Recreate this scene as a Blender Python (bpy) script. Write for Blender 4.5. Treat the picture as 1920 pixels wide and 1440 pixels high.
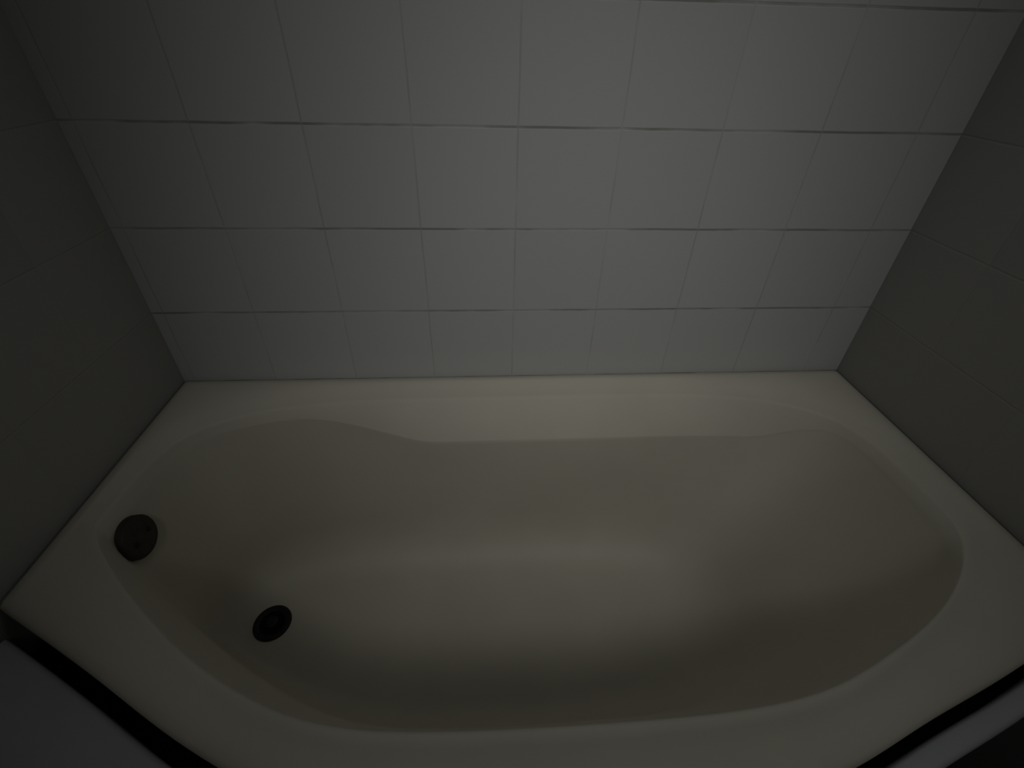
import bpy, bmesh, math
from mathutils import Vector, Matrix

# ---------------------------------------------------------------- scene basics
for o in list(bpy.data.objects):
    bpy.data.objects.remove(o, do_unlink=True)
scn = bpy.context.scene
col = scn.collection
RIM = 0.50                     # height of the tub rim above the bathroom floor

# camera: very wide phone lens held over the tub, looking down at the back wall
cd = bpy.data.cameras.new('camera')
cd.sensor_width = 36.0
cd.lens = 36.0 * 880 / 1920
cd.clip_start = 0.01
cam = bpy.data.objects.new('camera', cd)
col.objects.link(cam)
cam.location = (0.0, 0.0, RIM + 0.633)
cam.rotation_euler = (Matrix.Rotation(math.radians(-4.47), 3, 'Z') @ Matrix.Rotation(math.radians(90 - 36.67), 3, 'X')
                      @ Matrix.Rotation(math.radians(1.63), 3, 'Z')).to_euler()
scn.camera = cam

# world: nearly dark house
w = bpy.data.worlds.new('world')
scn.world = w
w.use_nodes = True
w.node_tree.nodes['Background'].inputs[0].default_value = (0.75, 0.85, 1.0, 1)
w.node_tree.nodes['Background'].inputs[1].default_value = 0.0

# the dim light that falls in from behind: a soft narrow beam on the back wall
def spot(name, loc, target, power, angle, blend, size, color):
    ld = bpy.data.lights.new(name, 'SPOT')
    ld.energy = power
    ld.spot_size = math.radians(angle)
    ld.spot_blend = blend
    ld.shadow_soft_size = size
    ld.color = color
    lo = bpy.data.objects.new(name, ld)
    lo.location = loc
    d = Vector(target) - Vector(loc)
    lo.rotation_euler = d.to_track_quat('-Z', 'Y').to_euler()
    col.objects.link(lo)
    return lo

b_ = spot('beam_light', (0.20, -0.64, RIM + 1.72), (0.20, 0.886, RIM + 0.20), 47.5, 48, 1.0, 0.45, (1.0, 1.0, 0.965))
b_.scale = (0.98, 1.0, 1.0)            # light from a half-open door: taller than wide
fl = bpy.data.lights.new('overhead_fill', 'AREA')  # added fill from above, not a room lamp; lifts the dark basin
fl.shape = 'DISK'; fl.size = 0.6; fl.energy = 0.62; fl.color = (0.97, 1.0, 1.0)
fo = bpy.data.objects.new('overhead_fill', fl)
fo.location = (0.25, 0.70, 2.25)
col.objects.link(fo)

vs = scn.view_settings
vs.view_transform = 'Standard'
vs.look = 'None'
vs.gamma = 1.0
vs.use_curve_mapping = False
vs.exposure = 0.0

# ---------------------------------------------------------------- materials
def new_mat(name, rough, spec=0.4):
    m = bpy.data.materials.new(name)
    m.use_nodes = True
    b = m.node_tree.nodes['Principled BSDF']
    b.inputs['Roughness'].default_value = rough
    b.inputs['Specular IOR Level'].default_value = spec
    return m, m.node_tree, b

def mottled(name, c1, c2, scale, rough, spec=0.4, bump=0.0, metal=0.0, bscale=90):
    m, nt, b = new_mat(name, rough, spec)
    tc = nt.nodes.new('ShaderNodeTexCoord')
    n = nt.nodes.new('ShaderNodeTexNoise')
    n.inputs['Scale'].default_value = scale
    n.inputs['Detail'].default_value = 4
    nt.links.new(tc.outputs['Object'], n.inputs['Vector'])
    r = nt.nodes.new('ShaderNodeValToRGB')
    r.color_ramp.elements[0].position = 0.35
    r.color_ramp.elements[1].position = 0.65
    r.color_ramp.elements[0].color = (*c1, 1)
    r.color_ramp.elements[1].color = (*c2, 1)
    nt.links.new(n.outputs['Fac'], r.inputs['Fac'])
    nt.links.new(r.outputs['Color'], b.inputs['Base Color'])
    b.inputs['Metallic'].default_value = metal
    if bump:
        n2 = nt.nodes.new('ShaderNodeTexNoise')
        n2.inputs['Scale'].default_value = bscale
        nt.links.new(tc.outputs['Object'], n2.inputs['Vector'])
        bp = nt.nodes.new('ShaderNodeBump')
        bp.inputs['Strength'].default_value = bump
        bp.inputs['Distance'].default_value = 0.001
        nt.links.new(n2.outputs['Fac'], bp.inputs['Height'])
        nt.links.new(bp.outputs['Normal'], b.inputs['Normal'])
    return m

def tiled(name, tile1, tile2, grout, ax, pw, ph, off, gw, rough, wob=0.0015, gvis=1.0):
    """square wall tiles laid in a grid; ax = which object axes run along / up the wall"""
    m, nt, b = new_mat(name, rough, 0.45)
    L = nt.links
    tc = nt.nodes.new('ShaderNodeTexCoord')
    sep = nt.nodes.new('ShaderNodeSeparateXYZ')
    # slight unevenness of the hand-laid joints
    nz = nt.nodes.new('ShaderNodeTexNoise'); nz.inputs['Scale'].default_value = 9
    L.new(tc.outputs['Object'], nz.inputs['Vector'])
    add = nt.nodes.new('ShaderNodeVectorMath'); add.operation = 'MULTIPLY_ADD'
    L.new(nz.outputs['Color'], add.inputs[0])
    add.inputs[1].default_value = (wob * 2,) * 3
    L.new(tc.outputs['Object'], add.inputs[2])
    L.new(add.outputs[0], sep.inputs[0])
    def math_(op, a, bv=None):
        n = nt.nodes.new('ShaderNodeMath'); n.operation = op
        for i, v in enumerate((a, bv)):
            if v is None: continue
            if isinstance(v, (int, float)): n.inputs[i].default_value = v
            else: L.new(v, n.inputs[i])
        return n.outputs[0]
    ids, ds = [], []
    for k, (axis, pitch) in enumerate(zip(ax, (pw, ph))):
        u = math_('DIVIDE', math_('SUBTRACT', sep.outputs[axis], off[k]), pitch)
        f = math_('FRACT', u)
        d = math_('MULTIPLY', math_('MINIMUM', f, math_('SUBTRACT', 1.0, f)), pitch)
        ds.append(d if k else math_('MULTIPLY', d, 1.5)); ids.append(math_('FLOOR', u))
    dist = math_('MINIMUM', ds[0], ds[1])
    mr = nt.nodes.new('ShaderNodeMapRange')
    mr.interpolation_type = 'SMOOTHSTEP'
    mr.inputs['From Min'].default_value = gw * 0.5
    mr.inputs['From Max'].default_value = gw * 1.3
    L.new(dist, mr.inputs['Value'])
    cmb = nt.nodes.new('ShaderNodeCombineXYZ')
    L.new(ids[0], cmb.inputs[0]); L.new(ids[1], cmb.inputs[1])
    wn = nt.nodes.new('ShaderNodeTexWhiteNoise'); wn.noise_dimensions = '3D'
    L.new(cmb.outputs[0], wn.inputs['Vector'])
    mx = nt.nodes.new('ShaderNodeMix'); mx.data_type = 'RGBA'
    L.new(wn.outputs['Value'], mx.inputs['Factor'])
    mx.inputs['A'].default_value = (*tile1, 1); mx.inputs['B'].default_value = (*tile2, 1)
    # grout colour is stronger in some stretches than in others
    n3 = nt.nodes.new('ShaderNodeTexNoise'); n3.inputs['Scale'].default_value = 13
    L.new(tc.outputs['Object'], n3.inputs['Vector'])
    m3 = nt.nodes.new('ShaderNodeMapRange')
    m3.inputs['From Min'].default_value = 0.35; m3.inputs['From Max'].default_value = 0.6
    m3.inputs['To Min'].default_value = 0.22 * gvis; m3.inputs['To Max'].default_value = gvis
    L.new(n3.outputs['Fac'], m3.inputs['Value'])
    inv = math_('MULTIPLY', math_('SUBTRACT', 1.0, mr.outputs['Result']), m3.outputs['Result'])
    # the upright joints are fainter than the level ones
    upr = math_('LESS_THAN', ds[0], ds[1])
    inv = math_('MULTIPLY', inv, math_('SUBTRACT', 1.0, math_('MULTIPLY', upr, 0.62)))
    m2 = nt.nodes.new('ShaderNodeMix'); m2.data_type = 'RGBA'
    L.new(inv, m2.inputs['Factor'])
    L.new(mx.outputs['Result'], m2.inputs['A'])
    m2.inputs['B'].default_value = (*grout, 1)
    L.new(m2.outputs['Result'], b.inputs['Base Color'])
    bp = nt.nodes.new('ShaderNodeBump')
    bp.inputs['Strength'].default_value = 0.3; bp.inputs['Distance'].default_value = 0.0015
    L.new(mr.outputs['Result'], bp.inputs['Height'])
    L.new(bp.outputs['Normal'], b.inputs['Normal'])
    return m

M_back = tiled('wall_tile_back', (0.475, 0.475, 0.475), (0.49, 0.49, 0.49), (0.22, 0.22, 0.20),
               (0, 2), 0.1773, 0.1713, (0.069, RIM - 0.0043), 0.0022, 0.6, gvis=0.85)
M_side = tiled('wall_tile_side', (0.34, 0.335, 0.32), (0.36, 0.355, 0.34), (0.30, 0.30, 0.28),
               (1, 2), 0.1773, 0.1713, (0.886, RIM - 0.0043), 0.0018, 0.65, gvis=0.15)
M_tub = mottled('almond_enamel', (0.50, 0.475, 0.40), (0.53, 0.505, 0.425), 5, 0.55, 0.2)
M_apron = mottled('apron_enamel', (0.44, 0.465, 0.465), (0.48, 0.505, 0.505), 7, 0.5, 0.3)
M_chrome = mottled('dulled_metal', (0.045, 0.036, 0.030), (0.060, 0.048, 0.040), 60, 0.6, 0.25, metal=0.3)
M_dark = mottled('dark_drain_metal', (0.016, 0.015, 0.014), (0.026, 0.024, 0.022), 80, 0.55, 0.25, metal=0.3)
M_hole = mottled('drain_hole', (0.004, 0.004, 0.004), (0.008, 0.008, 0.008), 50, 0.9, 0.1)
M_gap_shade = mottled('gap_shade_black', (0.012, 0.012, 0.012), (0.02, 0.02, 0.02), 40, 0.8, 0.2)  # near-black colour stands in for shade deep in the gap
M_floor = tiled('floor_tile', (0.34, 0.36, 0.36), (0.38, 0.40, 0.40), (0.16, 0.16, 0.16),
                (0, 1), 0.30, 0.30, (0.1, 0.05), 0.003, 0.6)
M_plaster = mottled('painted_plaster', (0.42, 0.42, 0.40), (0.46, 0.46, 0.44), 3, 0.85, 0.2, bump=0.3)

# ---------------------------------------------------------------- helpers
def link(name, bm, mat, parent=None, smooth=True):
    bmesh.ops.recalc_face_normals(bm, faces=bm.faces)
    me = bpy.data.meshes.new(name)
    bm.to_mesh(me); bm.free()
    me.materials.append(mat)
    for p in me.polygons: p.use_smooth = smooth
    o = bpy.data.objects.new(name, me)
    col.objects.link(o)
    if parent: o.parent = parent
    return o

def box(bm, a, b):
    vs_ = [bm.verts.new((x, y, z)) for x in (a[0], b[0]) for y in (a[1], b[1]) for z in (a[2], b[2])]
    for f in ((0, 1, 3, 2), (4, 6, 7, 5), (0, 4, 5, 1), (2, 3, 7, 6), (0, 2, 6, 4), (1, 5, 7, 3)):
        bm.faces.new([vs_[i] for i in f])

def struct(name, a, b, mat):
    bm = bmesh.new(); box(bm, a, b)
    o = link(name, bm, mat, None, False)
    o['kind'] = 'structure'
    return o

# ---------------------------------------------------------------- the room
XL, XR, YB = -0.663, 0.860, 0.886      # alcove walls around the tub
YF, ZC = -1.9, 2.45
struct('wall_back', (XL - 0.1, YB, 0), (XR + 0.1, YB + 0.1, ZC), M_back)
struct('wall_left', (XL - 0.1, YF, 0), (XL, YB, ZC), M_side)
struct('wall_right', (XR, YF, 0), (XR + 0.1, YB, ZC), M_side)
struct('wall_front', (XL - 0.1, YF - 0.1, 0), (XR + 0.1, YF, ZC), M_plaster)
struct('floor', (XL - 0.1, YF - 0.1, -0.1), (XR + 0.1, YB + 0.1, 0), M_floor)
struct('ceiling', (XL - 0.1, YF - 0.1, ZC), (XR + 0.1, YB + 0.1, ZC + 0.1), M_plaster)

# ---------------------------------------------------------------- the bathtub
N = 192
def front_y(x):
    """bowed front edge of the rim"""
    pts = [(-0.70, 0.388), (-0.652, 0.366), (-0.517, 0.296), (-0.343, 0.202), (-0.20, 0.142), (-0.05, 0.108), (0.10, 0.098),
           (0.25, 0.108), (0.40, 0.138), (0.543, 0.183), (0.684, 0.226), (0.87, 0.290)]
    for i in range(len(pts) - 1):
        if x <= pts[i + 1][0] or i == len(pts) - 2:
            x0, y0 = pts[i]; x1, y1 = pts[i + 1]
            xm, ym = pts[max(i - 1, 0)]; xp, yp = pts[min(i + 2, len(pts) - 1)]
            m0 = (y1 - ym) / (x1 - xm); m1 = (yp - y0) / (xp - x0)
            h = x1 - x0; t = min(max((x - x0) / h, 0), 1)
            return ((2*t**3 - 3*t*t + 1) * y0 + (t**3 - 2*t*t + t) * h * m0
                    + (-2*t**3 + 3*t*t) * y1 + (t**3 - t*t) * h * m1)

def smooth01(t):
    t = min(max(t, 0), 1)
    return t * t * (3 - 2 * t)

CX, CY = 0.10, 0.50
def outer(th, inset=0.0):
    """ray from the tub centre to the outer outline (three straight sides and the bowed front)"""
    dx, dy = math.cos(th), math.sin(th)
    l, r_, t = XL + 0.003 + inset, XR - 0.003 - inset, YB - 0.003 - inset
    best = 9
    if dx > 1e-9: best = min(best, (r_ - CX) / dx)
    if dx < -1e-9: best = min(best, (l - CX) / dx)
    if dy > 1e-9: best = min(best, (t - CY) / dy)
    if dy < 0:
        s0, s1 = 0.0, best
        for _ in range(40):
            s = (s0 + s1) / 2
            if CY + s * dy > front_y(CX + s * dx) + inset: s0 = s
            else: s1 = s
        best = s0
    return (CX + best * dx, CY + best * dy)

def sup(th, x0, x1, y0, y1, n):
    """rounded outline reached along the same ray"""
    cx, cy = (x0 + x1) / 2, (y0 + y1) / 2
    a, b = (x1 - x0) / 2, (y1 - y0) / 2
    dx, dy = math.cos(th), math.sin(th)
    s0, s1 = 0.0, 3.0
    for _ in range(40):
        s = (s0 + s1) / 2
        X, Y = CX + s * dx - cx, CY + s * dy - cy
        if abs(X / a) ** n + abs(Y / b) ** n < 1: s0 = s
        else: s1 = s
    X, Y = CX + s0 * dx, CY + s0 * dy
    # the inner outline follows the bow of the front edge, fading towards the back
    return (X, Y + (lambda q: 0.5 * (q + math.sqrt(q * q + 0.0012)))(front_y(X) - 0.130) * (1 - smooth01((Y - 0.18) / 0.42)))

# angles chosen so the samples are dense round the corners, plus the exact corners
ths = [2 * math.pi * i / N for i in range(N)]
for X, Y in ((XL + .003, YB - .003), (XR - .003, YB - .003),
             (XL + .003, front_y(XL + .003)), (XR - .003, front_y(XR - .003))):
    ths.append(math.atan2(Y - CY, X - CX) % (2 * math.pi))
ths.sort()

def ring(fn):
    return [fn(t) for t in ths]

def R_outer(inset, z):
    return lambda t: (*outer(t, inset), RIM + z)
def R_sup(x0, x1, y0, y1, n, z):
    def f(t):
        X, Y = sup(t, x0, x1, y0, y1, n)
        dz = z
        if -0.02 < z < -0.003:         # the step and slope exist only along the wall side
            dz = z + (-z * 0.7) * (1 - smooth01((Y - 0.45) / 0.2))
        return (X, Y, RIM + dz)
    return f

def ledge_ring(dz, extra):
    """lower edge of the sloping band along the top of the basin's back side;
    at the drain end it climbs up to the rim"""
    def f(t):
        p = sup(t, -0.612, 0.782, 0.186, 0.806, 4.2)      # rim opening
        q = sup(t, -0.600, 0.745, 0.212, 0.748, 6.0)      # lower edge of the band
        if p[1] > 0.55:
            k = smooth01((p[0] + 0.42) / 0.27) * (1 - smooth01((p[0] - 0.655) / 0.11))
        else:
            k = 0.0
        m = 0.22 + 0.78 * k
        x = p[0] + (q[0] - p[0]) * m
        y = p[1] + (q[1] - p[1]) * m
        d = Vector((CX - x, CY - y)).normalized() * extra
        z = -0.028 + (-0.076 + 0.028) * k + dz
        return (x + d.x, y + d.y, RIM + z)
    return f

rings = [
    R_outer(0.0, -0.030),                 # turned-down lip
    R_outer(0.0, -0.006),
    R_outer(0.005, 0.0),                  # rim, rounded over the lip
    R_outer(0.018, 0.002),
    R_sup(-0.640, 0.822, 0.165, 0.856, 3.6, 0.002),
    R_sup(-0.637, 0.818, 0.168, 0.852, 3.6, -0.004),  # small step in the rim
    R_sup(-0.618, 0.790, 0.180, 0.816, 4.0, -0.007),
    R_sup(-0.615, 0.786, 0.183, 0.810, 4.1, -0.009),
    R_sup(-0.612, 0.782, 0.186, 0.806, 4.2, -0.014),
    ledge_ring(0.0, 0.0),
    ledge_ring(-0.003, 0.0015),
    ledge_ring(-0.010, 0.003),
    R_sup(-0.578, 0.640, 0.256, 0.736, 3.8, -0.22),
    R_sup(-0.571, 0.580, 0.276, 0.730, 3.7, -0.30),
    R_sup(-0.565, 0.545, 0.292, 0.722, 3.6, -0.35),
    R_sup(-0.556, 0.515, 0.310, 0.708, 3.5, -0.385),
    R_sup(-0.545, 0.480, 0.328, 0.690, 3.4, -0.407),
    R_sup(-0.530, 0.440, 0.348, 0.668, 3.3, -0.418),
    R_sup(-0.512, 0.390, 0.366, 0.648, 3.2, -0.421),
    R_sup(-0.150, 0.200, 0.430, 0.540, 2.2, -0.421),
]
bm = bmesh.new()
vr = [[bm.verts.new(p) for p in ring(f)] for f in rings]
n_ = len(ths)
for a, b in zip(vr[:-1], vr[1:]):
    for i in range(n_):
        j = (i + 1) % n_
        bm.faces.new((a[i], a[j], b[j], b[i]))
c = bm.verts.new((CX, CY, RIM - 0.421))
for i in range(n_):
    bm.faces.new((vr[-1][i], vr[-1][(i + 1) % n_], c))
tub = bpy.data.objects.new('bathtub', None)
tub.location = (0, 0, 0)
col.objects.link(tub)
tub['label'] = 'almond alcove bathtub with bowed front rim set against the tiled wall'
tub['category'] = 'bathtub'
basin = link('basin', bm, M_tub, tub)
from mathutils.bvhtree import BVHTree
bvh = BVHTree.FromPolygons([v.co.copy() for v in basin.data.vertices], [list(p.vertices) for p in basin.data.polygons])

# surround below the rim: a narrow dark gap under the lip, then a low ledge and the panel down to the floor
xs = [XL + 0.004 + (XR - XL - 0.008) * i / 80 for i in range(81)]
def ledge_w(x):                       # the ledge is deeper towards the drain end
    return 0.020 + 0.165 * (1 - smooth01((x + 0.5) / 0.9))
def strip(bm, prof):
    rows = [[bm.verts.new((x, front_y(x) + (dy * (1.15 - 0.45 * smooth01((x + 0.4) / 0.8)) if dy < 0 else dy) - (ledge_w(x) if w_ else 0), RIM + dz)) for x in xs] for dy, dz, w_ in prof]
    for a, b in zip(rows[:-1], rows[1:]):
        for i in range(80):
            bm.faces.new((a[i], a[i + 1], b[i + 1], b[i]))
bm = bmesh.new()
strip(bm, [(0.018, -0.028, 0), (0.018, -0.150, 0)])
strip(bm, [(-0.018, -0.150, 0), (-0.018, -0.052, 0), (-0.020, -0.047, 0), (-0.025, -0.045, 0),
           (-0.020, -0.046, 1), (-0.026, -0.049, 1), (-0.029, -0.056, 1), (-0.031, -RIM, 1)])
ap = link('apron', bm, M_apron, tub)
ap['label'] = 'cool grey surround ledge and front panel below the rim'
bm = bmesh.new()
strip(bm, [(0.019, -0.100, 0), (0.010, -0.108, 0), (-0.012, -0.108, 0), (-0.0175, -0.100, 0)])
gs = link('gap_shade', bm, M_gap_shade, tub)  # added strip that keeps the gap dark; its shade is painted
gs['label'] = 'black strip standing in for shade in the gap under the rim lip'

# drain: flange ring, cup and stopper
def lathe(prof, M, steps=48):
    bm = bmesh.new()
    rs = []
    for r, z in prof:
        if r < 1e-6:
            rs.append([bm.verts.new(M @ Vector((0, 0, z)))])
        else:
            rs.append([bm.verts.new(M @ Vector((r * math.cos(2*math.pi*i/steps), r * math.sin(2*math.pi*i/steps), z)))
                       for i in range(steps)])
    for a, b in zip(rs[:-1], rs[1:]):
        for i in range(steps):
            j = (i + 1) % steps
            if len(a) == 1: bm.faces.new((a[0], b[j], b[i]))
            elif len(b) == 1: bm.faces.new((a[i], a[j], b[0]))
            else: bm.faces.new((a[i], a[j], b[j], b[i]))
    return bm
dh, dn, _, _ = bvh.ray_cast(Vector((-0.472, 0.545, RIM)), Vector((0, 0, -1)))
if dn.z < 0: dn = -dn
Md = Matrix.Translation(dh) @ dn.to_track_quat('Z', 'Y').to_matrix().to_4x4()
dr = link('drain', lathe([(0.040, -0.003), (0.0395, 0.003), (0.036, 0.0045), (0.031, 0.004), (0.026, 0.001)], Md), M_dark, tub)
dr['label'] = 'dark metal drain flange'
dc = link('drain_cup', lathe([(0.027, 0.0015), (0.020, 0.0010), (0.0, 0.0008)], Md), M_hole, dr)
st = link('stopper', lathe([(0.013, 0.001), (0.014, 0.006), (0.011, 0.009), (0.0, 0.010)], Md), M_dark, dr)

# overflow plate on the drain end of the basin
hit, nrm, _, _ = bvh.ray_cast(Vector((CX, 0.524, RIM - 0.072)), Vector((-1, 0, 0)))
if nrm.x < 0: nrm = -nrm
Mo = Matrix.Translation(hit + nrm * 0.009) @ nrm.to_track_quat('Z', 'Y').to_matrix().to_4x4()
ov = link('overflow_plate', lathe([(0.0385, -0.024), (0.038, 0.002), (0.035, 0.006), (0.025, 0.008), (0.0, 0.009)], Mo), M_chrome, tub)
ov['label'] = 'dark round overflow plate'
for dz in (-0.017, 0.017):
    sc = link('screw', lathe([(0.0045, 0.0), (0.0045, 0.0022), (0.003, 0.003), (0.0, 0.003)],
                             Mo @ Matrix.Translation((0, 0, 0.0072)) @ Matrix.Translation((dz, 0, 0)), 16), M_dark, ov)
